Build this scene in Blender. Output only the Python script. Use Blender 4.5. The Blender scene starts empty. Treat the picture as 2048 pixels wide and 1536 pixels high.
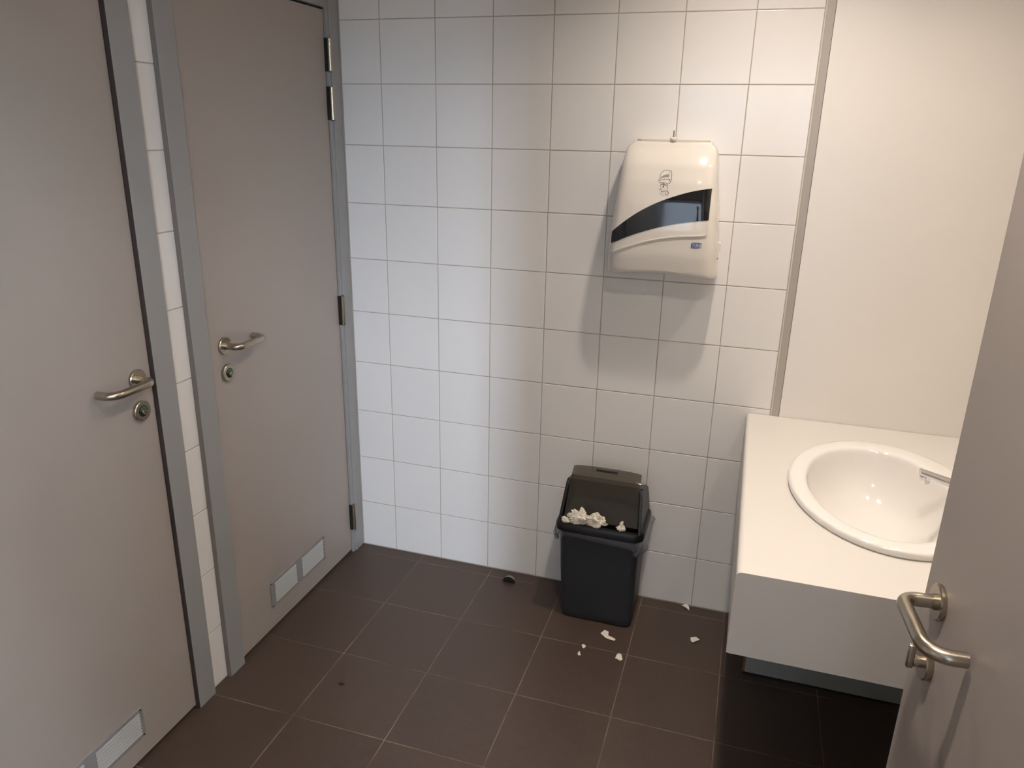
import bpy, bmesh, math, random
from mathutils import Vector, Matrix, noise
random.seed(7)
sc = bpy.context.scene
C = sc.collection
PI = math.pi

# ------------------------------------------------------------------ camera
RIGHT = Vector((0.95294949, 0.30249545, 0.01958997))
UP = Vector((-0.11363379, 0.29657153, 0.94822608))
FWD = Vector((-0.28102425, 0.90583764, -0.31699139))
camd = bpy.data.cameras.new('camera')
cam = bpy.data.objects.new('camera', camd)
C.objects.link(cam)
camd.sensor_fit = 'HORIZONTAL'
camd.sensor_width = 36.0
camd.lens = 36.0 * 1509.585 / 2048.0
camd.clip_start = 0.02
cam.matrix_world = Matrix(((RIGHT.x, UP.x, -FWD.x, 1.26038), (RIGHT.y, UP.y, -FWD.y, -2.49129),
                           (RIGHT.z, UP.z, -FWD.z, 1.65495), (0, 0, 0, 1)))
sc.camera = cam

# ------------------------------------------------------------------ world, exposure, light levels
world = bpy.data.worlds.new('world')
sc.world = world
world.use_nodes = True
world.node_tree.nodes['Background'].inputs[0].default_value = (0.75, 0.85, 1.0, 1)
world.node_tree.nodes['Background'].inputs[1].default_value = 0.6
sc.view_settings.view_transform = 'Standard'
sc.view_settings.look = 'None'
sc.view_settings.exposure = 0.05
sc.view_settings.gamma = 1.0
sc.view_settings.use_curve_mapping = False
LAMP_COLOR = (1.0, 0.885, 0.785)
LAMP_POWER = 865.0
DAY_COLOR = (0.69, 0.815, 1.0)
DAY_POWER = 178.0
LAMPS = ((1.224, -0.53, 1.0), (1.27, -1.70, 1.50), (1.80, -0.62, 0.48))
WIN_POWER = 3.8            # radiance of the window straight behind the doorway
CEIL = 2.50
HZ = 3.7

# ------------------------------------------------------------------ materials
def lin(c):
    return tuple(((v / 255) / 12.92 if v / 255 <= 0.04045 else ((v / 255 + 0.055) / 1.055) ** 2.4) for v in c)

MATS = {}
def mat(name, rgb, rough=0.5, metal=0.0, var=0.0, vscale=8.0, bump=0.0, bscale=200.0, spec=0.5, coat=0.0,
        trans=0.0, alpha=1.0, ior=1.45, obj_var=0.0, rough_var=0.0):
    if name in MATS:
        return MATS[name]
    m = bpy.data.materials.new(name)
    m.use_nodes = True
    nt = m.node_tree
    b = nt.nodes['Principled BSDF']
    col = lin(rgb)
    b.inputs['Base Color'].default_value = (*col, 1)
    b.inputs['Roughness'].default_value = rough
    b.inputs['Metallic'].default_value = metal
    b.inputs['Specular IOR Level'].default_value = spec
    b.inputs['Coat Weight'].default_value = coat
    b.inputs['Coat Roughness'].default_value = 0.05
    b.inputs['Transmission Weight'].default_value = trans
    b.inputs['IOR'].default_value = ior
    b.inputs['Alpha'].default_value = alpha
    tc = nt.nodes.new('ShaderNodeTexCoord')
    src = None
    if var > 0:
        n = nt.nodes.new('ShaderNodeTexNoise')
        n.inputs['Scale'].default_value = vscale
        n.inputs['Detail'].default_value = 6
        n.inputs['Roughness'].default_value = 0.6
        nt.links.new(tc.outputs['Object'], n.inputs['Vector'])
        r = nt.nodes.new('ShaderNodeMapRange')
        r.inputs['From Min'].default_value = 0.3
        r.inputs['From Max'].default_value = 0.7
        r.inputs['To Min'].default_value = 1 - var
        r.inputs['To Max'].default_value = 1 + var
        nt.links.new(n.outputs['Fac'], r.inputs['Value'])
        src = r.outputs[0]
        if rough_var > 0:
            r2 = nt.nodes.new('ShaderNodeMapRange')
            r2.inputs['From Min'].default_value = 0.3
            r2.inputs['From Max'].default_value = 0.7
            r2.inputs['To Min'].default_value = max(0.02, rough - rough_var)
            r2.inputs['To Max'].default_value = min(1, rough + rough_var)
            nt.links.new(n.outputs['Fac'], r2.inputs['Value'])
            nt.links.new(r2.outputs[0], b.inputs['Roughness'])
    if obj_var > 0:
        oi = nt.nodes.new('ShaderNodeObjectInfo')
        r3 = nt.nodes.new('ShaderNodeMapRange')
        r3.inputs['To Min'].default_value = 1 - obj_var
        r3.inputs['To Max'].default_value = 1 + obj_var
        nt.links.new(oi.outputs['Random'], r3.inputs['Value'])
        if src is None:
            src = r3.outputs[0]
        else:
            mm = nt.nodes.new('ShaderNodeMath')
            mm.operation = 'MULTIPLY'
            nt.links.new(src, mm.inputs[0])
            nt.links.new(r3.outputs[0], mm.inputs[1])
            src = mm.outputs[0]
    if src is not None:
        vm = nt.nodes.new('ShaderNodeVectorMath')
        vm.operation = 'SCALE'
        vm.inputs[0].default_value = col
        nt.links.new(src, vm.inputs['Scale'])
        nt.links.new(vm.outputs[0], b.inputs['Base Color'])
    if bump > 0:
        n2 = nt.nodes.new('ShaderNodeTexNoise')
        n2.inputs['Scale'].default_value = bscale
        n2.inputs['Detail'].default_value = 3
        nt.links.new(tc.outputs['Object'], n2.inputs['Vector'])
        bp = nt.nodes.new('ShaderNodeBump')
        bp.inputs['Strength'].default_value = bump
        bp.inputs['Distance'].default_value = 0.002
        nt.links.new(n2.outputs['Fac'], bp.inputs['Height'])
        nt.links.new(bp.outputs[0], b.inputs['Normal'])
    MATS[name] = m
    return m

def emit(name, rgb, strength):
    m = bpy.data.materials.new(name)
    m.use_nodes = True
    nt = m.node_tree
    nt.nodes.remove(nt.nodes['Principled BSDF'])
    e = nt.nodes.new('ShaderNodeEmission')
    e.inputs[0].default_value = (*rgb, 1)
    e.inputs[1].default_value = strength
    nt.links.new(e.outputs[0], nt.nodes['Material Output'].inputs[0])
    return m

M_tile = mat('glazed_white_tile', (229, 225, 220), rough=0.16, obj_var=0.012, bump=0.03, bscale=14)
M_grout = mat('wall_grout', (176, 165, 152), rough=0.9, var=0.12, vscale=12)
M_ftile = mat('brown_floor_tile', (72, 59, 51), rough=0.42, var=0.10, vscale=60, obj_var=0.05, bump=0.12, bscale=350, rough_var=0.06)
M_fgrout = mat('floor_grout', (114, 97, 84), rough=0.9, var=0.55, vscale=7)
M_leaf = mat('door_laminate_grey', (159, 149, 141), rough=0.42, var=0.015, vscale=5, bump=0.03, bscale=600)
M_frame = mat('steel_frame_paint', (146, 144, 142), rough=0.4)
M_seal = mat('door_seal_rubber', (64, 54, 49), rough=0.7)
M_return_shade = mat('frame_return_shade_grey', (118, 109, 101), rough=0.6)  # darker grey: shade of the frame return put into the colour
M_steel = mat('brushed_stainless', (178, 168, 152), rough=0.27, metal=1.0, bump=0.02, bscale=500)
M_hinge = mat('hinge_steel', (165, 155, 138), rough=0.3, metal=1.0)
M_dark = mat('dark_gap', (26, 23, 21), rough=0.8)
M_chrome = mat('chrome', (225, 225, 228), rough=0.06, metal=1.0)
M_panel = mat('white_laminate', (231, 226, 219), rough=0.38)
M_trim = mat('aluminium_trim', (176, 168, 158), rough=0.4, metal=0.25)
M_bead = mat('sealant', (205, 197, 184), rough=0.6)
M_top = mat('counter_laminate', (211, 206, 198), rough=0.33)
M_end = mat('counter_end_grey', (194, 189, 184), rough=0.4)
M_support = mat('support_panel_grey', (150, 152, 150), rough=0.45, var=0.03, vscale=20)
M_edge = mat('brown_edge_band', (120, 88, 58), rough=0.6)
M_china = mat('white_china', (226, 222, 216), rough=0.08, coat=0.5)
M_abs = mat('dispenser_abs', (214, 207, 197), rough=0.14, coat=0.3)
M_abs2 = mat('dispenser_abs_back', (210, 201, 188), rough=0.3)
M_smoke = mat('smoked_window', (22, 22, 26), rough=0.07, coat=0.5)
M_ink = mat('pictogram_ink', (70, 62, 56), rough=0.5)
M_inkgrey = mat('pictogram_grey', (138, 127, 116), rough=0.5)
M_sticker = mat('clear_sticker', (228, 218, 203), rough=0.3)
M_blue = mat('badge_blue', (84, 92, 136), rough=0.35)
M_badgetext = mat('badge_letters', (196, 198, 214), rough=0.4)
M_bin = mat('bin_charcoal_plastic', (46, 48, 52), rough=0.46, bump=0.1, bscale=420)
M_rim = mat('bin_lid_black', (17, 15, 16), rough=0.34)
M_paper = mat('paper_towel', (226, 216, 198), rough=0.9, bump=0.3, bscale=120)
M_scrap = mat('paper_scrap_white', (224, 214, 200), rough=0.9)
M_rubber = mat('black_rubber', (16, 15, 16), rough=0.6)
M_wallpaint = mat('white_wall_paint', (222, 216, 206), rough=0.8, bump=0.05, bscale=120)
M_ceil = mat('ceiling_paint', (226, 222, 214), rough=0.9)
M_hallfloor = mat('corridor_floor', (120, 108, 98), rough=0.5, var=0.05)
M_slat = mat('louvre_slat', (166, 166, 163), rough=0.35)
M_grille = mat('louvre_frame', (136, 135, 134), rough=0.4)
M_debris = mat('dark_debris', (30, 22, 18), rough=0.8)
M_whitelamp = mat('lamp_trim_white', (235, 232, 226), rough=0.4)
M_baffle = mat('lamp_baffle_grey', (172, 167, 160), rough=0.6)
M_green = mat('indicator_green', (60, 96, 66), rough=0.4)
M_daylight2 = emit('frosted_window_soft_daylight', DAY_COLOR, WIN_POWER)
M_added_daylight = emit('added_window_daylight', DAY_COLOR, DAY_POWER)  # unseen window added for the cool light on the left side

# translucent smoked flap and clear liner
def see_through(name, tint, gloss_rough, mix, gloss_col=(1, 1, 1)):
    m = bpy.data.materials.new(name)
    m.use_nodes = True
    nt = m.node_tree
    b = nt.nodes['Principled BSDF']
    b.inputs['Base Color'].default_value = (*lin(gloss_col), 1)
    b.inputs['Roughness'].default_value = gloss_rough
    t = nt.nodes.new('ShaderNodeBsdfTransparent')
    t.inputs[0].default_value = (*tint, 1)
    mx = nt.nodes.new('ShaderNodeMixShader')
    mx.inputs[0].default_value = mix
    nt.links.new(t.outputs[0], mx.inputs[1])
    nt.links.new(b.outputs[0], mx.inputs[2])
    nt.links.new(mx.outputs[0], nt.nodes['Material Output'].inputs[0])
    return m
M_flap = see_through('smoked_flap_plastic', (0.72, 0.69, 0.64), 0.07, 0.36, (82, 78, 71))
M_liner = see_through('clear_liner_film', (0.88, 0.88, 0.90), 0.12, 0.34, (150, 150, 156))

# ------------------------------------------------------------------ mesh helpers
class MB:
    def __init__(s):
        s.v, s.f = [], []
    def add(s, vs, fs):
        o = len(s.v)
        s.v += [tuple(p) for p in vs]
        s.f += [tuple(i + o for i in f) for f in fs]
        return s
    def box(s, x0, x1, y0, y1, z0, z1):
        x0, x1 = min(x0, x1), max(x0, x1)
        y0, y1 = min(y0, y1), max(y0, y1)
        z0, z1 = min(z0, z1), max(z0, z1)
        return s.add([(x0, y0, z0), (x1, y0, z0), (x1, y1, z0), (x0, y1, z0), (x0, y0, z1), (x1, y0, z1), (x1, y1, z1), (x0, y1, z1)],
                     [(0, 3, 2, 1), (4, 5, 6, 7), (0, 1, 5, 4), (1, 2, 6, 5), (2, 3, 7, 6), (3, 0, 4, 7)])
    def rings(s, rings, close=True, cap0=True, cap1=True):
        n = len(rings[0])
        vs = [p for r in rings for p in r]
        fs = []
        for k in range(len(rings) - 1):
            for i in range(n if close else n - 1):
                j = (i + 1) % n
                fs.append((k * n + i, k * n + j, (k + 1) * n + j, (k + 1) * n + i))
        if cap0:
            fs.append(tuple(reversed(range(n))))
        if cap1:
            fs.append(tuple((len(rings) - 1) * n + i for i in range(n)))
        return s.add(vs, fs)
    def prism(s, poly, axis, a0, a1):
        def P(u, w, a):
            return {'x': (a, u, w), 'y': (u, a, w), 'z': (u, w, a)}[axis]
        return s.rings([[P(u, w, a0) for u, w in poly], [P(u, w, a1) for u, w in poly]])
    def tube(s, path, r, n=14, caps=True):
        path = [Vector(p) for p in path]
        rs = []
        t0 = (path[1] - path[0]).normalized()
        a = t0.orthogonal().normalized()
        for k, p in enumerate(path):
            t = (path[min(k + 1, len(path) - 1)] - path[max(k - 1, 0)]).normalized()
            a = (a - t * a.dot(t)).normalized()
            b = t.cross(a)
            rr = r[k] if isinstance(r, (list, tuple)) else r
            rs.append([p + (a * math.cos(2 * PI * i / n) + b * math.sin(2 * PI * i / n)) * rr for i in range(n)])
        return s.rings(rs, True, caps, caps)
    def lathe(s, prof, origin, axis, n=28, caps=True):
        o = Vector(origin)
        ax = Vector(axis).normalized()
        a = ax.orthogonal().normalized()
        b = ax.cross(a)
        rs = [[o + ax * h + (a * math.cos(2 * PI * i / n) + b * math.sin(2 * PI * i / n)) * max(r, 1e-5) for i in range(n)] for r, h in prof]
        return s.rings(rs, True, caps, caps)
    def mesh(s, name, m, smooth=None, bevel=0.0, seg=2):
        me = bpy.data.meshes.new(name)
        me.from_pydata(s.v, [], s.f)
        bm = bmesh.new()
        bm.from_mesh(me)
        bmesh.ops.remove_doubles(bm, verts=bm.verts, dist=1e-6)
        bmesh.ops.recalc_face_normals(bm, faces=bm.faces)
        if bevel > 0:
            es = [e for e in bm.edges if len(e.link_faces) == 2 and e.calc_face_angle(0) > 0.6]
            bmesh.ops.bevel(bm, geom=es, offset=bevel, segments=seg, affect='EDGES', profile=0.5)
        bm.to_mesh(me)
        bm.free()
        me.materials.append(m)
        if smooth is not None:
            for p in me.polygons:
                p.use_smooth = True
            me.set_sharp_from_angle(angle=math.radians(smooth))
        return me
    def build(s, name, m, parent=None, smooth=None, bevel=0.0, seg=2):
        return link(name, s.mesh(name, m, smooth, bevel, seg), parent)

def link(name, me, parent=None, loc=None, rot=None):
    o = bpy.data.objects.new(name, me)
    C.objects.link(o)
    if loc is not None:
        o.location = loc
    if rot is not None:
        o.rotation_euler = rot
    if parent is not None:
        o.parent = parent
        b = parent
        off = Vector((0, 0, 0))
        while b is not None:
            off += Vector(b.location)
            b = b.parent
        o.location = Vector(o.location) - off
    return o

def tag(o, label, cat=None, group=None, kind=None):
    o['label'] = label
    if cat: o['category'] = cat
    if group: o['group'] = group
    if kind: o['kind'] = kind
    return o

def thing(name, label, cat, loc, group=None, kind=None):
    o = bpy.data.objects.new(name, None)
    C.objects.link(o)
    o.empty_display_size = 0.05
    o.location = loc
    return tag(o, label, cat, group, kind)

def struct(o, label):
    o['label'] = label
    o['kind'] = 'structure'
    return o

# ------------------------------------------------------------------ tiles: one shared mesh for each size
TILECACHE = {}
def tile_mesh(w, h, t, ch, m, key):
    k = (key, round(w, 4), round(h, 4))
    if k in TILECACHE:
        return TILECACHE[k]
    a, b = w / 2, h / 2
    mb = MB()
    def ring(a, b, z):
        return [(-a, -b, z), (a, -b, z), (a, b, z), (-a, b, z)]
    mb.rings([ring(a, b, 0), ring(a, b, t - ch), ring(a - ch * 0.4, b - ch * 0.4, t - ch * 0.3), ring(a - ch * 1.3, b - ch * 1.3, t)], cap0=False)
    TILECACHE[k] = mb.mesh(key, m)
    return TILECACHE[k]

def lay(parent, edges_u, edges_v, joint, t, ch, m, key, place, name='tile', wob=0.0012, skip=None):
    for i in range(len(edges_u) - 1):
        for j in range(len(edges_v) - 1):
            u0, u1, v0, v1 = edges_u[i], edges_u[i + 1], edges_v[j], edges_v[j + 1]
            w, h = abs(u1 - u0) - joint, abs(v1 - v0) - joint
            if w < 0.005 or h < 0.005 or (skip and skip((u0 + u1) / 2, (v0 + v1) / 2)):
                continue
            loc, rot = place((u0 + u1) / 2, (v0 + v1) / 2)
            r = Vector(rot) + Vector((random.uniform(-wob, wob), random.uniform(-wob, wob), random.uniform(-wob, wob) * 0.3))
            link(name, tile_mesh(w, h, t, ch, m, key), parent, loc, r)

# ================================================================== SETTING
WX0, WX1 = -0.168, 1.975          # finished left and right wall faces
WYF = -2.36                       # inner face of the front wall
# floor
fl = MB().box(-0.30, WX1 + 0.1, -2.52, 0.12, -0.08, -0.0007).build('floor', M_fgrout)
struct(fl, 'dark brown square floor tiles with pale joints')
FX0, FY0, FS = 0.1235, -0.0542, 0.2988
ex = [WX0 - 0.03, FX0, FX0 + FS, FX0 + 2 * FS, FX0 + 3 * FS, FX0 + 4 * FS + 0.002, FX0 + 5 * FS, FX0 + 6 * FS, WX1]
ey = [0.0] + [FY0 - k * FS for k in range(8)] + [-2.515]
def place_floor(u, v):
    return (u, v, -0.010), (0, 0, 0)
lay(fl, ex[:6], ey, 0.0028, 0.010, 0.0006, M_ftile, 'floor_tile', place_floor, 'floor_tile', 0.0006)
lay(fl, [ex[5], ex[5] + 0.0145, ex[6]], ey[:3], 0.0026, 0.010, 0.0006, M_ftile, 'floor_tile', place_floor, 'floor_tile', 0.0004)
lay(fl, [ex[5], ex[6]], ey[2:], 0.0028, 0.010, 0.0006, M_ftile, 'floor_tile', place_floor, 'floor_tile', 0.0006)
lay(fl, ex[6:], ey, 0.0028, 0.010, 0.0006, M_ftile, 'floor_tile', place_floor, 'floor_tile', 0.0006)

# back wall
TX1 = 1.384
wb = MB().box(-0.30, WX1 + 0.1, 0.0012, 0.12, -0.08, CEIL + 0.1).build('wall_back', M_grout)
struct(wb, 'back wall of square white glazed tiles with a white laminate panel')
cols = [-0.150, 0, 0.2, 0.4, 0.6, 0.8, 1.0, 1.2, TX1]
rows = [0.002] + [0.2 * k for k in range(1, 13)] + [CEIL]
def place_back(u, v):
    return (u, 0.008, v), (PI / 2, 0, 0)
lay(wb, cols, rows, 0.0028, 0.008, 0.0010, M_tile, 'wall_tile', place_back, 'tile')
MB().box(1.4115, WX1, -0.0005, 0.012, 0.70, CEIL).build('laminate_panel', M_panel, wb, bevel=0.0008)
lay(wb, [1.387, 1.6, 1.8, WX1], [0.002, 0.2, 0.4, 0.6, 0.70], 0.0028, 0.008, 0.0010, M_tile, 'wall_tile', place_back, 'tile')
tr = MB().box(1.3885, 1.4105, -0.0022, 0.010, 0.70, CEIL).build('trim_1', M_trim, bevel=0.0008)
struct(tr, 'grey aluminium strip between the white tiles and the laminate panel')
MB().box(1.4106, 1.4116, -0.0006, 0.004, 0.70, CEIL).build('shadow_gap', M_dark, tr)
MB().tube([(1.386, -0.0005, 0.70), (1.386, -0.0005, CEIL)], 0.0030, 8).build('sealant_bead', M_bead, tr, smooth=60)

# left wall with two door openings
D1 = (-1.825, -0.945)   # outer edges of the frames along y
D2 = (-0.868, -0.002)
HEAD = 2.082
mbw = MB()
for y0, y1, z0, z1 in ((WYF - 0.2, D1[0] + 0.004, -0.08, CEIL + 0.1), (D1[1] - 0.004, D2[0] + 0.004, -0.08, CEIL + 0.1),
                       (D1[0] + 0.004, D1[1] - 0.004, HEAD - 0.004, CEIL + 0.1), (D2[0] + 0.004, 0.02, HEAD - 0.004, CEIL + 0.1)):
    mbw.box(-0.29, WX0 - 0.0012, y0, y1, z0, z1)
wl = mbw.build('wall_left', M_grout)
struct(wl, 'white tiled wall around the two toilet doors')
def place_left(u, v):
    return (WX0 - 0.008, u, v), (PI / 2, 0, PI / 2)
lrows = [0.002] + [0.2 * k - 0.006 for k in range(1, 13)] + [CEIL]
lay(wl, [D1[1] - 0.003, D2[0] + 0.003], lrows, 0.0025, 0.008, 0.0014, M_tile, 'wall_tile', place_left, 'tile')
lay(wl, [WYF, -2.18, -1.98, D1[0]], lrows, 0.003, 0.008, 0.0014, M_tile, 'wall_tile', place_left, 'tile')
lay(wl, [D1[0], -1.62, -1.42, -1.22, -1.02, D1[1]], [HEAD, 2.194, 2.394, CEIL], 0.003, 0.008, 0.0014, M_tile, 'wall_tile', place_left, 'tile')
lay(wl, [D2[0], -0.7, -0.5, -0.3, -0.1, -0.002], [HEAD, 2.194, 2.394, CEIL], 0.003, 0.008, 0.0014, M_tile, 'wall_tile', place_left, 'tile')

# right wall, front wall with a wide doorway, ceiling, corridor
wr = MB().box(WX1, WX1 + 0.12, WYF - 0.2, 0.12, -0.08, CEIL + 0.1).build('wall_right', M_wallpaint)
struct(wr, 'painted wall behind the wash basin')
OX0, OX1, OZ = 0.16, 1.690, 2.075
mbf = MB().box(-0.29, OX0, WYF - 0.14, WYF, -0.08, CEIL + 0.1).box(OX1, WX1 + 0.12, WYF - 0.14, WYF, -0.08, CEIL + 0.1)
mbf.box(OX0, OX1, WYF - 0.14, WYF, OZ, CEIL + 0.1)
mbf.box(-0.29, WX1 + 0.12, WYF - 0.14, WYF - 0.02, CEIL + 0.1, HZ)
wf = mbf.build('wall_front', M_wallpaint)
struct(wf, 'painted wall around the entrance doorway')
ce = MB().box(-0.30, WX1 + 0.12, WYF - 0.2, 0.12, CEIL, CEIL + 0.1).build('ceiling', M_ceil)
struct(ce, 'plain white ceiling with recessed round lamps')
HX0, HX1, HY0, HY1 = -1.3, 3.75, -5.6, WYF - 0.14
mh = MB().box(HX0, HX1, HY0, HY1, -0.08, -0.002)
struct(mh.build('floor_corridor', M_hallfloor), 'plain floor of the corridor outside the doorway')
mh = MB().box(HX0 - 0.1, HX0, HY0, HY1, -0.08, HZ).box(HX1, HX1 + 0.1, HY0, HY1, -0.08, HZ)
mh.box(HX0, -0.29, HY1, HY1 + 0.05, -0.08, HZ).box(WX1 + 0.12, HX1, HY1, HY1 + 0.05, -0.08, HZ)
# two tall openings in the far corridor wall: one straight behind the doorway, one added further along to throw cool light on the left
GL = ((0.35, 2.10, 0.90, 2.60), (2.98, 3.36, 1.75, 3.50))
zs = sorted({-0.08, HZ} | {g[2] for g in GL} | {g[3] for g in GL})
xs = sorted({HX0, HX1} | {g[0] for g in GL} | {g[1] for g in GL})
for i in range(len(xs) - 1):
    for j in range(len(zs) - 1):
        xm, zm = (xs[i] + xs[i + 1]) / 2, (zs[j] + zs[j + 1]) / 2
        if not any(g[0] < xm < g[1] and g[2] < zm < g[3] for g in GL):
            mh.box(xs[i], xs[i + 1], HY0 - 0.1, HY0, zs[j], zs[j + 1])
struct(mh.build('wall_corridor', M_wallpaint), 'painted corridor walls outside the doorway')
struct(MB().box(HX0, HX1, HY0, HY1 + 0.05, HZ - 0.1, HZ).build('ceiling_corridor', M_ceil), 'white corridor ceiling outside the doorway')
for k, (GX0, GX1, GZ0, GZ1) in enumerate(GL):
    wn = MB().box(GX0, GX1, HY0 - 0.07, HY0 - 0.05, GZ0, GZ1).build('window_%d' % (k + 1), (M_daylight2, M_added_daylight)[k])
    struct(wn, ('wide frosted corridor window straight behind the doorway', 'unseen tall narrow corridor window added to throw cool light on the left')[k])
    mf = MB()
    for x in (GX0, GX1 - 0.04):
        mf.box(x, x + 0.04, HY0 - 0.05, HY0 - 0.005, GZ0, GZ1)
    mf.box(GX0, GX1, HY0 - 0.05, HY0 - 0.005, GZ0, GZ0 + 0.05).box(GX0, GX1, HY0 - 0.05, HY0 - 0.005, GZ1 - 0.05, GZ1)
    mf.build('window_frame', M_frame, wn)

# ------------------------------------------------------------------ doors
def arc(c, r, a0, a1, n):
    return [(c[0] + r * math.cos(a0 + (a1 - a0) * k / n), c[1] + r * math.sin(a0 + (a1 - a0) * k / n)) for k in range(n + 1)]

def handle_set(parent, P, nrm, along, lock='slot', lock_dz=-0.082, lock_ds=0.002):
    """P centre of the upper rose on the leaf face, nrm away from the door, along towards the hinges"""
    P, n, a = Vector(P), Vector(nrm).normalized(), Vector(along).normalized()
    r = 0.010
    R = 0.019
    pts = [P + n * 0.004]
    pts += [P + n * (0.052 - R)]
    for k in range(1, 7):
        t = k / 6 * PI / 2
        pts.append(P + n * (0.052 - R + R * math.sin(t)) + a * (R - R * math.cos(t)))
    L = 0.128
    R2 = 0.030
    for k in range(0, 8):
        t = k / 7 * PI / 2
        pts.append(P + n * (0.052 - R2 + R2 * math.cos(t)) + a * (L - R2 + R2 * math.sin(t)))
    pts.append(P + n * 0.006 + a * L)
    h = MB().tube(pts, r, 18).build('handle', M_steel, parent, smooth=50)
    MB().lathe([(0.0255, 0), (0.026, 0.001), (0.026, 0.006), (0.0245, 0.0078), (0.0115, 0.0078), (0.0115, 0.012)], P, n, 36).build('rose', M_steel, h, smooth=35)
    Q = P + Vector((0, 0, lock_dz)) + a * lock_ds
    lk = MB().lathe([(0.0255, 0), (0.026, 0.001), (0.026, 0.0085), (0.0245, 0.010)], Q, n, 36).build('lock_rosette', M_steel, parent, smooth=35)
    up = Vector((0, 0, 1))
    if lock == 'turn':
        MB().lathe([(0.009, 0.010), (0.009, 0.020), (0.008, 0.021)], Q, n, 20).build('spindle', M_steel, lk, smooth=40)
        T = Q + n * 0.020
        mb = MB()
        mb.rings([[T + (up * y + a * x) + n * d for x, y in ((-.004, -.012), (.004, -.012), (.0055, .0), (.004, .026), (-.004, .026), (-.0055, .0))] for d in (0, 0.009)])
        mb.build('thumb_turn', M_steel, lk, smooth=40, bevel=0.0015)
    else:
        MB().lathe([(0.0145, 0.0098), (0.0145, 0.0104)], Q, n, 24).build('indicator_window', M_dark, lk)
        mb = MB()
        T = Q + n * 0.0105
        pts2 = [(-0.011, 0.003)] + [(0.0125 * math.cos(t), 0.0125 * math.sin(t)) for t in [PI * 0.9 - k * PI * 0.8 / 8 for k in range(9)]] + [(0.011, 0.003)]
        mb.rings([[T + a * x + up * y + n * d for x, y in pts2] for d in (0, 0.0004)])
        mb.build('indicator', M_green, lk)
        MB().lathe([(0.0075, 0.010), (0.0075, 0.0165), (0.0065, 0.018)], Q - up * 0.001, n, 20).build('coin_slot', M_steel, lk, smooth=40)
        T = Q + n * 0.0181 - up * 0.001
        MB().rings([[T + (a * 0.8 + up * 0.6) * s * 0.006 + (up * 0.8 - a * 0.6) * w * 0.0009 + n * d for s, w in ((-1, -1), (1, -1), (1, 1), (-1, 1))] for d in (0, 0.0003)]).build('slot', M_dark, lk)
    return h

def grille(parent, x, y0, y1, z0, z1):
    """louvre plate on the leaf face (facing +x)"""
    ym = (y0 + y1) / 2
    b = 0.016
    holes = ((y0 + 0.024, ym - 0.018), (ym + 0.018, y1 - 0.010))
    mb = MB()
    mb.box(x, x + 0.0035, y0, y1, z1 - 0.0105, z1).box(x, x + 0.0035, y0, y1, z0, z0 + 0.0105)
    for a, c in ((y0, holes[0][0]), (holes[0][1], holes[1][0]), (holes[1][1], y1)):
        mb.box(x, x + 0.0035, a, c, z0 + 0.0105, z1 - 0.0105)
    g = mb.build('vent_grille', M_grille, parent, bevel=0.0005, seg=1)
    MB().box(x + 0.0001, x + 0.0006, holes[0][0], holes[1][1], z0 + 0.0105, z1 - 0.0105).build('backing', M_dark, g)
    n = 7
    p = (z1 - z0 - 0.021) / n
    for a, c in holes:
        for k in range(n):
            zb = z0 + 0.0105 + k * p
            sl = MB().prism([(x + 0.0008, zb + p * 0.74), (x + 0.0026, zb + p * 0.26), (x + 0.0040, zb + p * 0.02), (x + 0.0048, zb + p * 0.12), (x + 0.0018, zb + p * 0.80)], 'y', a, c)
            sl.build('slat', M_slat, g)
    for yy in (y0 + 0.006, y1 - 0.006):
        for zz in (z0 + 0.006, z1 - 0.006):
            MB().lathe([(0.0028, 0.0034), (0.0026, 0.0046), (0.0012, 0.005)], (x, yy, zz), (1, 0, 0), 10).build('screw', M_dark, g)
    return g

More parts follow.
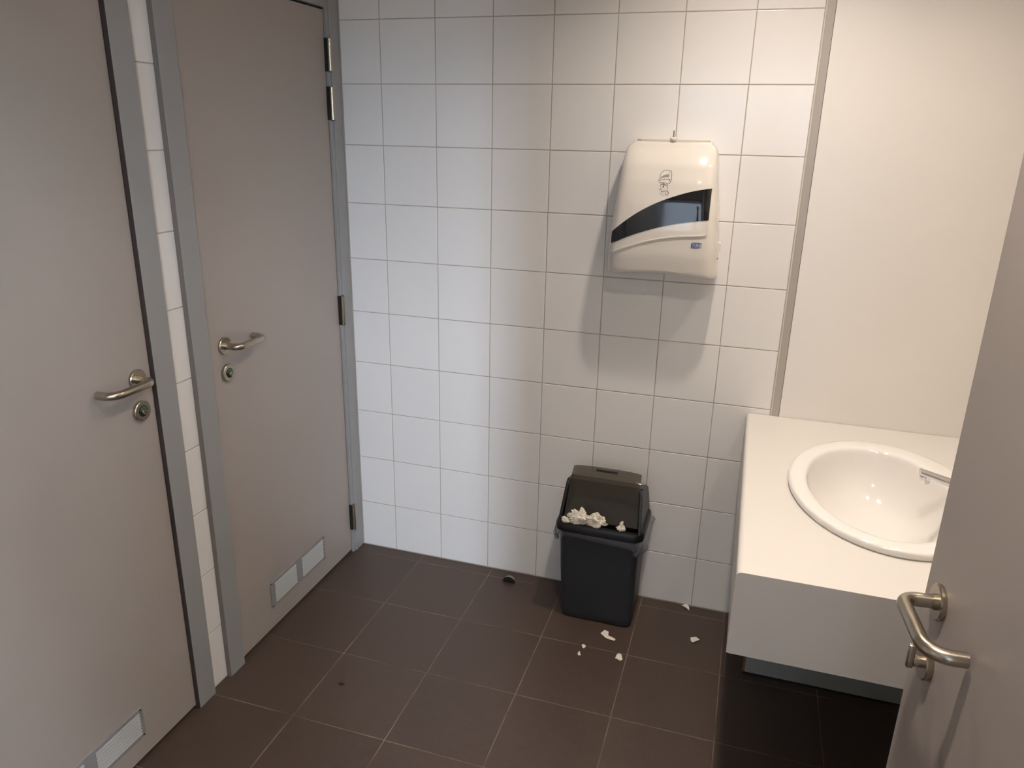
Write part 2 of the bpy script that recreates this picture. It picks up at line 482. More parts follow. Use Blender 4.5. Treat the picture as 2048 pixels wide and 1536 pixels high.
FF = WX0 + 0.016     # front of the steel frames
def toilet_door(name, label, D, leaf, jamb_far, handle_y, along, grille_y, hinge_y, gz):
    d = thing(name, label, None, (WX0, (D[0] + D[1]) / 2, 0), kind='structure')
    y0, y1 = D
    l0, l1 = leaf
    LF = FF - 0.012
    # frame: two jambs and a head, each with a stop step
    sw = 0.0045 if along < 0 else 0.0030       # the seal shows wide on the lock side, as a thin line on the hinge side
    MB().box(-0.275, FF, y0, l0 - 0.0035, 0.0, HEAD).build('jamb', M_frame, d, bevel=0.0012)
    fj = MB().box(-0.275, FF, l1 + sw + (0.0 if along < 0 else 0.017), y1, 0.0, HEAD)
    if along > 0:
        fj.box(-0.275, FF - 0.0035, l1 + sw, l1 + sw + 0.017, 0.0, HEAD)
    fj.build('jamb', M_frame, d, bevel=0.0012)
    sl_ = MB().box(-0.275, LF - 0.001, l1 + 0.0006, l1 + sw, 0.003, 2.028)
    if along < 0:
        sl_.box(LF - 0.03, FF - 0.0012, l1 + sw - 0.0012, l1 + sw + 0.0002, 0.003, 2.028)
    sl_.build('door_seal', M_seal, d)
    MB().box(WX0 - 0.004, FF - 0.0012, y0 - 0.0014, y0, 0.0, HEAD).build('frame_return_shade', M_return_shade, d)  # dark strip over the outer frame return, painting its shade
    MB().box(-0.275, FF, l0 - 0.0035, l1 + sw, 2.028, HEAD).build('head_jamb', M_frame, d, bevel=0.0012)
    MB().box(-0.262, -0.225, l0 - 0.003, l1 + 0.003, 0.0, 2.027).build('stop_recess', M_dark, d)
    MB().box(LF - 0.04, LF, l0, l1, 0.013, 2.022).build('leaf', M_leaf, d, bevel=0.001)
    handle_set(d, (LF, handle_y, 1.0500), (1, 0, 0), (0, along, 0), 'slot')
    grille(d, LF, grille_y[0], grille_y[1], gz[0], gz[1])
    for z0, z1 in ((1.832, 1.939), (1.678, 1.789), (0.960, 1.073), (0.104, 0.218)):
        zm = (z0 + z1) / 2
        hx = FF + 0.0035
        r = 0.0085
        h = MB().lathe([(r * 0.5, 0), (r, 0.003), (r, zm - z0 - 0.0008), (r * 0.85, zm - z0 - 0.0006), (r * 0.85, zm - z0 + 0.0006), (r, zm - z0 + 0.0008), (r, z1 - z0 - 0.003), (r * 0.5, z1 - z0)], (hx, hinge_y, z0), (0, 0, 1), 16).build('hinge', M_hinge, d, smooth=40)
        MB().box(hx - 0.016, hx - 0.004, hinge_y - 0.0095, hinge_y - 0.004, z0 + 0.002, z1 - 0.002).build('hinge_leaf', M_dark, h)
    return d

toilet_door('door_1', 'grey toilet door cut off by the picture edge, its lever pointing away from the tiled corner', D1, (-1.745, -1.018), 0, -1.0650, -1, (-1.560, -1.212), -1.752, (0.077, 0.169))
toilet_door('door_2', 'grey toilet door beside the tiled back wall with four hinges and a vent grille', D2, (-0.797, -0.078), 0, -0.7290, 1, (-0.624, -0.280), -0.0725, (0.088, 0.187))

# entrance door, swung open towards the counter
TH = math.radians(5.0)
hdir = Vector((math.sin(TH), -math.cos(TH), 0))
ndir = Vector((-math.cos(TH), -math.sin(TH), 0))
ROSE = Vector((1.5717, -1.4391, 1.0393))
E0 = ROSE - hdir * 0.062
E0.z = 0
LEN = 0.93
d3 = thing('door_3', 'open grey entrance door in the foreground with a steel lever', None, (E0.x, E0.y, 0), kind='structure')
def slab(o, z0, z1, s0, s1, t0, t1):
    mb = MB()
    P = lambda s, t, z: (o.x + hdir.x * s - ndir.x * t, o.y + hdir.y * s - ndir.y * t, z)
    mb.rings([[P(s0, t0, z), P(s1, t0, z), P(s1, t1, z), P(s0, t1, z)] for z in (z0, z1)])
    return mb
slab(E0, 0.008, 2.03, 0, LEN, 0, 0.040).build('leaf', M_leaf, d3, bevel=0.001)
slab(E0, 0.98, 1.11, -0.0008, 0.0, 0.009, 0.031).build('lock_faceplate', M_steel, d3)
handle_set(d3, ROSE, ndir, hdir, 'turn', -0.098, 0.004)
HG = E0 + hdir * (LEN + 0.006) - ndir * 0.010
for z0 in (0.2, 1.0, 1.75):
    MB().lathe([(0.004, 0), (0.007, 0.002), (0.007, 0.098), (0.004, 0.1)], (HG.x, HG.y, z0), (0, 0, 1), 14).build('hinge', M_hinge, d3, smooth=40)
fr = MB().box(OX1 - 0.035, OX1 + 0.03, WYF - 0.15, WYF + 0.012, 0, OZ).box(OX0 - 0.03, OX0 + 0.03, WYF - 0.15, WYF + 0.012, 0, OZ)
fr.box(OX0 - 0.03, OX1 + 0.03, WYF - 0.15, WYF + 0.012, OZ - 0.035, OZ + 0.03)
struct(fr.build('trim_2', M_frame, bevel=0.0015), 'grey steel frame around the entrance doorway')

# ------------------------------------------------------------------ ceiling lamps
for k, (lx, ly, lf) in enumerate(LAMPS):
    t = thing('ceiling_lamp', ('round recessed ceiling lamp above the paper towel dispenser', 'round recessed ceiling lamp above the open entrance door', 'round recessed ceiling lamp above the wash basin')[k], 'lamp', (lx, ly, CEIL), 'recessed ceiling lamps')
    LZ = CEIL - 0.0005
    MB().lathe([(0.055, -0.062), (0.064, -0.062), (0.066, -0.058), (0.066, 0.0), (0.055, 0.0)], (lx, ly, LZ), (0, 0, 1), 40, False).build('housing', M_whitelamp, t, smooth=40)
    MB().lathe([(0.0555, -0.061), (0.0550, -0.061), (0.0550, -0.001), (0.0555, -0.001)], (lx, ly, LZ), (0, 0, 1), 40, False).build('baffle', M_baffle, t, smooth=40)
    MB().lathe([(0.042, -0.010), (0.042, -0.0135)], (lx, ly, LZ), (0, 0, 1), 32).build('lens', emit('lamp_lens_glow', LAMP_COLOR, LAMP_POWER * lf), t)

# ================================================================== WASH COUNTER
CX0, CX1, CY0, CZ, CB = 1.3092, WX1, -1.0190, 0.781, 0.577
BX, BY = 1.664, -0.515
cn = thing('wash_counter', 'white laminate wash counter with a grey end panel along the side wall', 'counter', (1.65, -0.5, 0))
mb = MB()
RN = 0.0125
# top with an elliptical cut-out
N = 72
xa, xb, ya, yb = CX0 + RN, CX1 - 0.001, CY0 + 0.0014, -0.0025
hole, outer = [], []
angs = [2 * PI * k / N for k in range(N)] + [math.atan2(y - BY, x - BX) % (2 * PI) for x in (xa, xb) for y in (ya, yb)]
angs = sorted(set(angs))
for t in angs:
    c, s_ = math.cos(t), math.sin(t)
    q = min(((xb - BX) / c if c > 1e-9 else (xa - BX) / c if c < -1e-9 else 1e9), ((yb - BY) / s_ if s_ > 1e-9 else (ya - BY) / s_ if s_ < -1e-9 else 1e9))
    outer.append((BX + c * q, BY + s_ * q))
    k2 = 1 / math.sqrt((c / 0.215) ** 2 + (s_ / 0.308) ** 2)
    hole.append((BX + c * k2, BY + s_ * k2))
Z0 = CZ - 0.030
mb.rings([[(x, y, Z0) for x, y in outer], [(x, y, CZ) for x, y in outer], [(x, y, CZ) for x, y in hole], [(x, y, Z0) for x, y in hole], [(x, y, Z0) for x, y in outer]], cap0=False, cap1=False)
mb.build('worktop', M_top, cn, smooth=30)
# rounded nose running down into the apron
nose = [(xa, CZ)] + [(CX0 + RN - RN * math.sin(t), CZ - RN + RN * math.cos(t)) for t in [k * PI / 16 for k in range(1, 9)]] + [(CX0, CB), (CX0 + 0.018, CB), (CX0 + 0.018, CZ - 0.03), (xa, CZ - 0.03)]
MB().prism(nose, 'y', CY0 + 0.0014, -0.0025).build('apron', M_top, cn, smooth=35)
ep = [(CX1 - 0.001, CB)] + [(CX1 - 0.001, CZ + 0.0004)] + [(CX0 + RN - RN * math.sin(t), CZ + 0.0004 - RN + RN * math.cos(t)) for t in [k * PI / 16 for k in range(0, 9)]] + [(CX0, CB + 0.005), (CX0 + 0.0015, CB + 0.0015), (CX0 + 0.005, CB)]
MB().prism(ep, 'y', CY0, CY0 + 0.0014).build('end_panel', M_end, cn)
MB().box(CX0 + 0.018, CX1 - 0.002, CY0 + 0.0016, CY0 + 0.018, CB + 0.001, CZ - 0.031).build('end_core', M_edge, cn)
sp = MB().box(1.3965, CX1 - 0.001, -0.316, -0.296, 0.0005, CB).build('support_panel', M_support, cn)
MB().box(1.3900, 1.3965, -0.3158, -0.2962, 0.0005, CB).build('edge_band', M_edge, sp)
MB().tube([(1.392, -0.3165, 0.002), (CX1 - 0.002, -0.3165, 0.002)], 0.0035, 8).build('sealant', M_dark, sp)

# basin
ba = thing('wash_basin', 'oval white ceramic basin set into the counter', 'basin', (BX, BY, CZ))
prof = [(.2340, .326, CZ + .0004, 0), (.2370, .329, CZ + .0020, 0), (.2385, .3305, CZ + .0060, 0), (.2390, .331, CZ + .0115, 0), (.2385, .3305, CZ + .0155, 0), (.2360, .328, CZ + .0185, 0), (.230, .322, CZ + .0197, 0),
        (.216, .308, CZ + .0195, -.002), (.200, .294, CZ + .0190, -.007), (.188, .2825, CZ + .0180, -.011), (.1815, .2765, CZ + .0155, -.0125), (.1780, .2725, CZ + .0105, -.0135), (.1755, .2695, CZ + .002, -.0135),
        (.171, .263, CZ - .022, -.0135), (.163, .251, CZ - .052, -.0125), (.151, .232, CZ - .082, -.011), (.133, .202, CZ - .110, -.008), (.107, .159, CZ - .132, -.004), (.073, .103, CZ - .146, 0), (.034, .040, CZ - .153, .002), (.022, .022, CZ - .155, .003)]
NB = 80
mb = MB()
mb.rings([[(BX + dx + a * math.cos(2 * PI * i / NB), BY + b * math.sin(2 * PI * i / NB), z) for i in range(NB)] for a, b, z, dx in prof], cap0=False, cap1=True)
mb.build('bowl', M_china, ba, smooth=180)
MB().lathe([(0.012, -0.1545), (0.021, -0.1538), (0.022, -0.1525), (0.019, -0.1515), (0.012, -0.1535)], (BX + .003, BY, CZ), (0, 0, 1), 28).build('drain_ring', M_chrome, ba, smooth=40)
MB().lathe([(0.0135, -0.1538), (0.0135, -0.1505), (0.010, -0.149)], (BX + .003, BY, CZ), (0, 0, 1), 24).build('plug', M_chrome, ba, smooth=40)

# tap
TXb, TYb = 1.866, -0.515
tp = thing('basin_tap', 'chrome basin tap standing on the basin ledge, mostly hidden by the door', 'tap', (TXb, TYb, CZ + 0.021))
zb = CZ + 0.0205
MB().lathe([(0.026, 0), (0.0265, 0.004), (0.0245, 0.008), (0.0225, 0.02), (0.0215, 0.055), (0.021, 0.068), (0.017, 0.072)], (TXb, TYb, zb), (0, 0, 1), 32).build('body', M_chrome, tp, smooth=40)
sect = []
for k in range(13):
    t = k / 12
    x = TXb - 0.012 + (1.733 - TXb + 0.012) * t
    z = 0.827 + 0.0325 * t
    hw = 0.0155 - 0.003 * t
    hh = 0.0115 - 0.0035 * t
    ring = []
    for i in range(16):
        a = 2 * PI * i / 16
        ca, sa = math.cos(a), math.sin(a)
        ring.append((x, TYb + hw * math.copysign(abs(ca) ** 0.6, ca), z + hh * math.copysign(abs(sa) ** 0.6, sa)))
    sect.append(ring)
spo = MB().rings(sect).build('spout', M_chrome, tp, smooth=50)
MB().lathe([(0.0130, 0), (0.0130, -0.017), (0.0115, -0.020), (0.009, -0.0202)], (1.7455, TYb, 0.851), (-0.1, 0, 1), 24).build('aerator', M_chrome, spo, smooth=40)
MB().tube([(TXb - 0.01, TYb, zb + 0.070), (TXb - 0.004, TYb, zb + 0.082), (TXb + 0.010, TYb, zb + 0.110), (TXb + 0.022, TYb, zb + 0.140)][1:], [0.015, 0.009, 0.006], 14).build('lever', M_chrome, tp, smooth=50)

# ================================================================== PAPER TOWEL DISPENSER
DCX = 0.9955
ZB, ZT = 1.243, 1.632
def interp(tab, z):
    if z <= tab[0][0]: return tab[0][1]
    for (a, va), (b, vb) in zip(tab, tab[1:]):
        if z <= b:
            t = (z - a) / (b - a)
            return va + (vb - va) * t
    return tab[-1][1]
def smooth_tab(tab, n=60):
    a, b = tab[0][0], tab[-1][0]
    out = []
    for k in range(n + 1):
        z = a + (b - a) * k / n
        w = 0.006
        out.append((z, sum(interp(tab, min(max(z + d * w, a), b)) for d in (-1, -.5, 0, .5, 1)) / 5))
    return out
DW = smooth_tab([(1.22, .1605), (1.26, .1600), (1.34, .1570), (1.44, .1470), (1.52, .1375), (1.58, .1325), (1.603, .1290), (1.613, .1265), (1.621, .1230), (1.627, .1185), (1.632, .1110), (1.640, .0950)])
DD = smooth_tab([(1.22, .118), (1.25, .128), (1.30, .136), (1.38, .1385), (1.46, .133), (1.52, .122), (1.57, .104), (1.60, .084), (1.62, .066), (1.632, .056)])
def depth(x, z, p=7.0):
    w, d = interp(DW, z), interp(DD, z)
    u = min(abs((x - DCX) / (w + 0.010)), 1.0)
    return d * (1 - u ** p) ** (1 / p)
def bottom(u):
    return ZB + 0.0085 * math.exp(-(u / 0.55) ** 2) - 0.003
dp = thing('towel_dispenser', 'white plastic paper towel dispenser with a dark curved window on the tiled wall', 'dispenser', (DCX, 0, ZB))
us = [math.sin(PI / 2 * (k / 22)) for k in range(-22, 23)]
us = sorted(set([-1, -.995, -.985, -.97, -.95, -.925, -.9, -.86, -.8, -.7, -.55, -.4, -.25, -.1, 0, .1, .25, .4, .55, .7, .8, .86, .9, .925, .95, .97, .985, .995, 1]))
NV = 46
grid = []
for k in range(NV + 1):
    row = []
    for u in us:
        zb_ = bottom(u)
        z = zb_ + (ZT - zb_) * k / NV
        x = DCX + u * (interp(DW, z) + 0.010)
        row.append((x, -max(depth(x, z), 0.0), z))
    grid.append(row)
# round the bottom lip back to the wall, close the top
lip = [(x, y * 0.97, z - 0.003) for x, y, z in grid[0]]
back = [(x, 0.0, z + 0.004) for x, y, z in grid[0]]
toplip = [(x, y * 0.90, z + 0.004) for x, y, z in grid[-1]]
topback = [(x, 0.0, z + 0.004) for x, y, z in grid[-1]]
mb = MB().rings([back, lip] + grid + [toplip, topback], close=False, cap0=False, cap1=False)
cov = mb.build('cover', M_abs, dp, smooth=50)
# flange on top, against the wall
fl_ = []
for k in range(13):
    u = -1 + k / 6
    fl_.append((DCX + u * 0.112, -0.050 * (1 - abs(u) ** 6) ** (1 / 6) - 0.004, 0))
fpoly = [(x, y) for x, y, _ in fl_] + [(DCX + 0.112, 0), (DCX - 0.112, 0)]
MB().prism(fpoly, 'z', ZT - 0.004, ZT + 0.0105).build('top_flange', M_abs2, dp, bevel=0.0015)
MB().lathe([(0.011, 0), (0.0105, 0.006), (0.006, 0.008)], (DCX + 0.004, -0.050, ZT + 0.0095), (0, -0.25, 1), 18).build('lock_boss', M_abs, dp, smooth=40)
key = MB().tube([(DCX + 0.004, -0.052, ZT + 0.014), (DCX + 0.0045, -0.054, ZT + 0.036)], [0.0022, 0.0022], 10).build('lock_key', M_steel, dp, smooth=40)

def on_face(x, z, off):
    return (x, -depth(x, z) - off, z)
def patch(lower, upper, off, name, m, parent, n=48, rows_=8):
    """strip on the cover between two curves z(x) from x0 to x1, given as point lists"""
    x0, x1 = lower[0][0], lower[-1][0]
    g = []
    for j in range(rows_ + 1):
        g.append([on_face(x0 + (x1 - x0) * k / n, interp(lower, x0 + (x1 - x0) * k / n) * (1 - j / rows_) + interp(upper, x0 + (x1 - x0) * k / n) * j / rows_, off) for k in range(n + 1)])
    inner = [[(x, y + 0.0025, z) for x, y, z in r] for r in g]
    mb = MB().rings(g, close=False, cap0=False, cap1=False)
    # edge skirts
    mb.rings([inner[0], g[0]], close=False, cap0=False, cap1=False).rings([g[-1], inner[-1]], close=False, cap0=False, cap1=False)
    mb.rings([[r[0] for r in inner], [r[0] for r in g]], close=False, cap0=False, cap1=False).rings([[r[-1] for r in g], [r[-1] for r in inner]], close=False, cap0=False, cap1=False)
    return mb.build(name, m, parent, smooth=40)
# pixel -> point on the front of the dispenser (y = -0.13 plane): only gives x and z of the printed curves
CAMP = Vector((1.26038, -2.49129, 1.65495))
def face_xz(px, py, yp=-0.132):
    d = FWD + RIGHT * ((px - 1024) / 1509.585) + UP * ((768 - py) / 1509.585)
    t = (yp - CAMP.y) / d.y
    P = CAMP + d * t
    # one refinement on the curved face
    for _ in range(4):
        y2 = -depth(P.x, P.z)
        P = CAMP + d * ((y2 - CAMP.y) / d.y)
    return (P.x, P.z)
def fine(pts, n=40):
    return smooth_x(sorted(pts), n)
def smooth_x(pts, n):
    # Catmull-Rom in x
    out = []
    for k in range(n + 1):
        x = pts[0][0] + (pts[-1][0] - pts[0][0]) * k / n
        i = max(j for j in range(len(pts) - 1) if pts[j][0] <= x + 1e-9)
        p1, p2 = pts[i], pts[i + 1]
        p0 = pts[i - 1] if i > 0 else (2 * p1[0] - p2[0], 2 * p1[1] - p2[1])
        p3 = pts[i + 2] if i + 2 < len(pts) else (2 * p2[0] - p1[0], 2 * p2[1] - p1[1])
        h = p2[0] - p1[0]
        t = (x - p1[0]) / h
        m1 = (p2[1] - p0[1]) / (p2[0] - p0[0]) * h
        m2 = (p3[1] - p1[1]) / (p3[0] - p1[0]) * h
        out.append((x, (2 * t ** 3 - 3 * t ** 2 + 1) * p1[1] + (t ** 3 - 2 * t ** 2 + t) * m1 + (-2 * t ** 3 + 3 * t ** 2) * p2[1] + (t ** 3 - t ** 2) * m2))
    return out
xL, xR = face_xz(1222.5, 475)[0], face_xz(1420.5, 410)[0]
up_ = fine([face_xz(*p) for p in ((1223, 463), (1248, 443), (1274, 425.5), (1310, 407), (1348, 393), (1385, 383), (1420.5, 377))])
lo_ = fine([face_xz(*p) for p in ((1223, 486), (1258, 472), (1298, 459.5), (1336, 450.5), (1372, 445), (1400, 442), (1420.5, 440.5))])
up_ = [(xL, up_[0][1])] + up_[1:-1] + [(xR, up_[-1][1])]
lo_ = [(xL, lo_[0][1])] + lo_[1:-1] + [(xR, lo_[-1][1])]
patch(lo_, up_, 0.0010, 'window', M_smoke, dp)
def ribbon(pts, half, off, h=0.0008):
    """thin raised line along points given as (x, z) on the cover"""
    mb = MB()
    P = [Vector((x, 0, z)) for x, z in pts]
    rings = []
    for k, p in enumerate(P):
        t = (P[min(k + 1, len(P) - 1)] - P[max(k - 1, 0)]).normalized()
        s_ = Vector((-t.z, 0, t.x)) * half
        a, b = p - s_, p + s_
        A, B = Vector(on_face(a.x, a.z, off)), Vector(on_face(b.x, b.z, off))
        n_ = Vector((0, -h, 0))
        rings.append([A, A + n_, B + n_, B])
    mb.rings(rings)
    return mb
ridge = fine([face_xz(*p) for p in ((1222, 504.5), (1250, 494), (1290, 483), (1323, 476.5), (1360, 473), (1400, 472))])
xr, zr = ridge[-1]
ridge += [(xr + 0.012, zr + 0.001), (xr + 0.018, zr + 0.005), (xr + 0.0205, zr + 0.012), (xr + 0.0195, zr + 0.04)]
ribbon(ridge, 0.0016, -0.0004, 0.0036).build('cover_ridge', M_abs, dp, smooth=60)

# pictogram: a little dispenser with a towel and two hands
pc = MB()
def pix(pts):
    return [face_xz(1290 + x / 17.06, 320 + y / 17.06) for x, y in pts]
for pts, w in (([(505, 590), (525, 500), (570, 420), (650, 358), (740, 345), (840, 358), (905, 385), (918, 450), (915, 560), (905, 650)], .0007),
               ([(840, 400), (830, 480)], .0006), ([(905, 650), (870, 740), (835, 805)], .0009), ([(850, 650), (825, 715)], .0012),
               ([(485, 640), (472, 720)], .0008), ([(495, 700), (580, 668), (690, 650), (790, 655), (815, 620)], .0007), ([(472, 720), (490, 775), (600, 775), (720, 790), (835, 805)], .0006),
               ([(615, 775), (660, 800)], .0014), ([(545, 815), (600, 830), (690, 850), (755, 860), (775, 830)], .0009), ([(545, 815), (535, 920)], .0006), ([(765, 860), (765, 1000)], .0006),
               ([(632, 870), (622, 945)], .0016), ([(550, 970), (500, 1030)], .0010), ([(560, 1060), (640, 1070), (730, 1050)], .0008), ([(545, 1065), (575, 1075)], .0014), ([(730, 1045), (770, 1070), (800, 1120), (780, 1170), (735, 1205)], .0009),
               ([(545, 1100), (520, 1150), (560, 1200), (640, 1210)], .0004), ([(700, 1100), (680, 1160), (720, 1220)], .0006), ([(590, 1110), (630, 1140)], .0004)):
    r = ribbon(pix(pts), w, 0.0002, 0.0003)
    pc.add(r.v, r.f)
pcto = pc.build('pictogram', M_ink, dp)
gl, gu = [(x, z) for x, z in pix([(500, 645), (600, 605), (700, 590), (820, 590)])], [(x, z) for x, z in pix([(500, 610), (600, 540), (700, 500), (835, 480)])]
gu = [(gl[0][0], gu[0][1])] + gu[1:-1] + [(gl[-1][0], gu[-1][1])]
patch(gl, gu, 0.0004, 'pictogram_window', M_inkgrey, pcto, 12, 3)

# blue badge with its lettering
bd0 = [face_xz(*p) for p in ((1381.5, 495.5), (1384, 496.5), (1398, 496.8), (1402.5, 494.5))]
bd1 = [face_xz(*p) for p in ((1382.5, 487), (1385, 485.2), (1399, 485.6), (1404, 487))]
bd1 = [(bd0[0][0], bd1[0][1])] + bd1[1:3] + [(bd0[-1][0], bd1[-1][1])]
bdg = patch(bd0, bd1, 0.0006, 'badge', M_blue, dp, 12, 3)
bx0, bz0 = face_xz(1383.8, 494.6)
lw, lh = 0.0060, 0.0115
LET = {'T': [[(0, 1), (1, 1)], [(.5, 1), (.5, 0)]], 'O': [[(.5, 1), (.1, .8), (0, .5), (.1, .2), (.5, 0), (.9, .2), (1, .5), (.9, .8), (.5, 1)]],
       'R': [[(0, 0), (0, 1), (.8, 1), (1, .75), (.8, .5), (0, .5)], [(.5, .5), (1, 0)]], 'K': [[(0, 0), (0, 1)], [(1, 1), (0, .45), (1, 0)]]}
tx = MB()
for k, ch in enumerate('TORK'):
    for st in LET[ch]:
        r = ribbon([(bx0 + k * lw * 1.32 + lw * u, bz0 + lh * v) for u, v in st], 0.0007, 0.0013, 0.0004)
        tx.add(r.v, r.f)
tx.build('badge_lettering', M_badgetext, bdg)
# small oval mark at the bottom and the side latch
ox, oz = face_xz(1321, 527)
ribbon([(ox + 0.0045 * math.cos(t), oz + 0.0028 * math.sin(t)) for t in [k * PI / 8 for k in range(17)]], 0.0004, 0.0001, 0.0004).build('bottom_mark', M_abs2, dp)
mb = MB()
sx = DCX + 0.1685
mb.rings([[(sx - 0.006 + (0.013 if 0.25 < k / 8 < 0.9 else 0.004) * 1.0, -0.060 + w, 1.300 + 0.046 * k / 8) for w in (-0.010, 0.010)] + [(sx - 0.010, -0.060 + w, 1.300 + 0.046 * k / 8) for w in (0.010, -0.010)] for k in range(9)])
mb.build('side_latch', M_abs, dp, smooth=60)
MB().lathe([(0.0022, 0), (0.0022, 0.008)], (sx - 0.006, -0.056, 1.293), (1, 0, 0), 10).build('latch_hole', M_dark, dp)

# ================================================================== WASTE BIN
bn = thing('waste_bin', 'charcoal plastic swing-top waste bin against the tiled wall', 'bin', (0.880, -0.118, 0))
def rrect(cx, cy, hx, hy, r, z, n=5):
    out = []
    for sx_, sy_, a0 in ((1, 1, 0), (-1, 1, PI / 2), (-1, -1, PI), (1, -1, 3 * PI / 2)):
        for k in range(n + 1):
            a = a0 + PI / 2 * k / n
            out.append((cx + sx_ * (hx - r) + r * math.cos(a), cy + sy_ * (hy - r) + r * math.sin(a), z))
    return out
BCX, BCY = 0.880, -0.1200
body = [rrect(BCX, BCY, 0.121, 0.086, 0.024, 0.0005), rrect(BCX, BCY, 0.1265, 0.0915, 0.026, 0.006), rrect(BCX, BCY, 0.1285, 0.0930, 0.026, 0.03),
        rrect(BCX - 0.003, BCY, 0.1345, 0.0985, 0.028, 0.2), rrect(BCX - 0.005, BCY, 0.1395, 0.1035, 0.030, 0.372),
        rrect(BCX - 0.005, BCY, 0.1365, 0.1005, 0.028, 0.372), rrect(BCX - 0.003, BCY, 0.1315, 0.0955, 0.026, 0.2), rrect(BCX, BCY, 0.124, 0.089, 0.023, 0.008)]
MB().rings(body, cap0=True, cap1=True).build('body', M_bin, bn, smooth=50)
# lid collar: a band around the mouth
LCX, LCY = 0.876, -0.1200
HXc, HYc = 0.1535, 0.1165
col_ = [rrect(LCX, LCY, HXc - 0.004, HYc - 0.004, 0.032, 0.3530), rrect(LCX, LCY, HXc, HYc, 0.034, 0.3570), rrect(LCX, LCY, HXc, HYc, 0.034, 0.3760),
        rrect(LCX, LCY, HXc - 0.005, HYc - 0.005, 0.030, 0.3835), rrect(LCX, LCY, HXc - 0.016, HYc - 0.016, 0.024, 0.3850), rrect(LCX, LCY, HXc - 0.019, HYc - 0.019, 0.022, 0.3780), rrect(LCX, LCY, HXc - 0.019, HYc - 0.019, 0.022, 0.3530)]
lid = MB().rings(col_ + [col_[0]], cap0=False, cap1=False).build('lid', M_rim, bn, smooth=40)
# side cheeks and back of the lid
prof2 = [(-0.228, 0.380), (-0.222, 0.392), (-0.150, 0.496), (-0.140, 0.505), (-0.128, 0.507), (-0.050, 0.487), (-0.022, 0.470), (-0.010, 0.440), (-0.008, 0.380)]
for s_ in (-1, 1):
    rs = []
    for (yy, zz) in prof2:
        f = (zz - 0.38) / 0.13
        xo = LCX + s_ * (HXc - 0.010 - 0.011 * f) - 0.004 * f
        rs.append((xo, yy, zz))
    inn = [(x - s_ * 0.010, y, z) for x, y, z in rs]
    MB().rings([rs, inn]).build('cheek', M_rim, lid, bevel=0.002)
rs = [[(LCX - HXc + 0.018, -0.014, 0.38), (LCX + HXc - 0.018, -0.014, 0.38), (LCX + HXc - 0.018, -0.009, 0.38), (LCX - HXc + 0.018, -0.009, 0.38)],
      [(LCX - HXc + 0.022, -0.032, 0.470), (LCX + HXc - 0.026, -0.032, 0.470), (LCX + HXc - 0.026, -0.022, 0.472), (LCX - HXc + 0.022, -0.022, 0.472)],
      [(LCX - HXc + 0.024, -0.118, 0.4975), (LCX + HXc - 0.030, -0.118, 0.4975), (LCX + HXc - 0.030, -0.116, 0.5015), (LCX - HXc + 0.024, -0.116, 0.5015)]]
MB().rings(rs).build('hood', M_rim, lid, smooth=30)
# swing flap: smoked panel tilted in the mouth and rising above the lid
FA, FB = Vector((0, -0.196, 0.388)), Vector((0, -0.094, 0.549))
fd = (FB - FA)
fn = Vector((0, -fd.z, fd.y)).normalized()
g = []
NF, NT_ = 16, 14
for j in range(NT_ + 1):
    t = j / NT_
    row = []
    for k in range(NF + 1):
        u = k / NF * 2 - 1
        hw = 0.1285 - 0.0085 * t
        bow = 0.004 * math.sin(PI * t) + (-0.020 * max(0, (t - 0.72) / 0.28) ** 1.6)
        p = FA + fd * t + fn * bow
        corner = 0.004 * (u ** 6) * t
        row.append((LCX - 0.006 * t + u * hw, p.y, p.z - corner + 0.0025 * (1 - u * u) * t))
    g.append(row)
gi = [[(x, y - fn.y * 0.0022, z - fn.z * 0.0022) for x, y, z in r] for r in g]
mb = MB().rings(g, close=False, cap0=False, cap1=False).rings(gi, close=False, cap0=False, cap1=False)
edge_o = [r[0] for r in g] + g[-1][1:] + [r[-1] for r in reversed(g[:-1])] + list(reversed(g[0][1:-1]))
edge_i = [r[0] for r in gi] + gi[-1][1:] + [r[-1] for r in reversed(gi[:-1])] + list(reversed(gi[0][1:-1]))
mb.rings([edge_o, edge_i], cap0=False, cap1=False)
flap = mb.build('swing_flap', M_flap, bn, smooth=40)
tp_ = FA + fd * 0.94 + fn * 0.004
MB().box(LCX - 0.006 - 0.036, LCX - 0.006 + 0.040, tp_.y - 0.001, tp_.y + 0.0012, tp_.z - 0.006, tp_.z + 0.003).build('grip', M_bin, flap, bevel=0.0008)
# clear liner hanging below the collar
rs = []
NL = 96
rnd = random.Random(3)
ph = [rnd.uniform(0, 6.28) for _ in range(8)]
base = rrect(0, 0, 1, 1, 0.2, 0, 23)
NL = len(base)
for j in range(7):
    t = j / 6
    ring = []
    for i, (bx_, by_, _) in enumerate(base):
        a = 2 * PI * i / NL
        wob = 0.004 * math.sin(5 * a + ph[0]) + 0.004 * math.sin(11 * a + ph[1] + 3 * t) + 0.0034 * math.sin(23 * a + ph[2] + 7 * t) + 0.002 * math.sin(41 * a + ph[5] - 9 * t)
        side = max(0, bx_) ** 6 * 0.016 * math.sin(PI * min(1, t * 1.1))
        left = max(0, -bx_) ** 6 * 0.004
        out = 0.0085 + 0.004 * math.sin(PI * t) + wob * t ** 0.5
        hx = 0.1395 + out + side + left - 0.004 * t
        hy = 0.1035 + out * 0.75 - 0.003 * t
        zz = 0.366 - t * (0.046 + 0.010 * math.sin(3 * a + ph[3]) + 0.007 * math.sin(7 * a + ph[4]) + (0.012 * max(0, bx_)))
        ring.append((BCX - 0.005 + bx_ * hx, min(BCY + by_ * hy, -0.004), zz))
    rs.append(ring)
MB().rings(rs, cap0=False, cap1=False).build('liner', M_liner, bn, smooth=180)

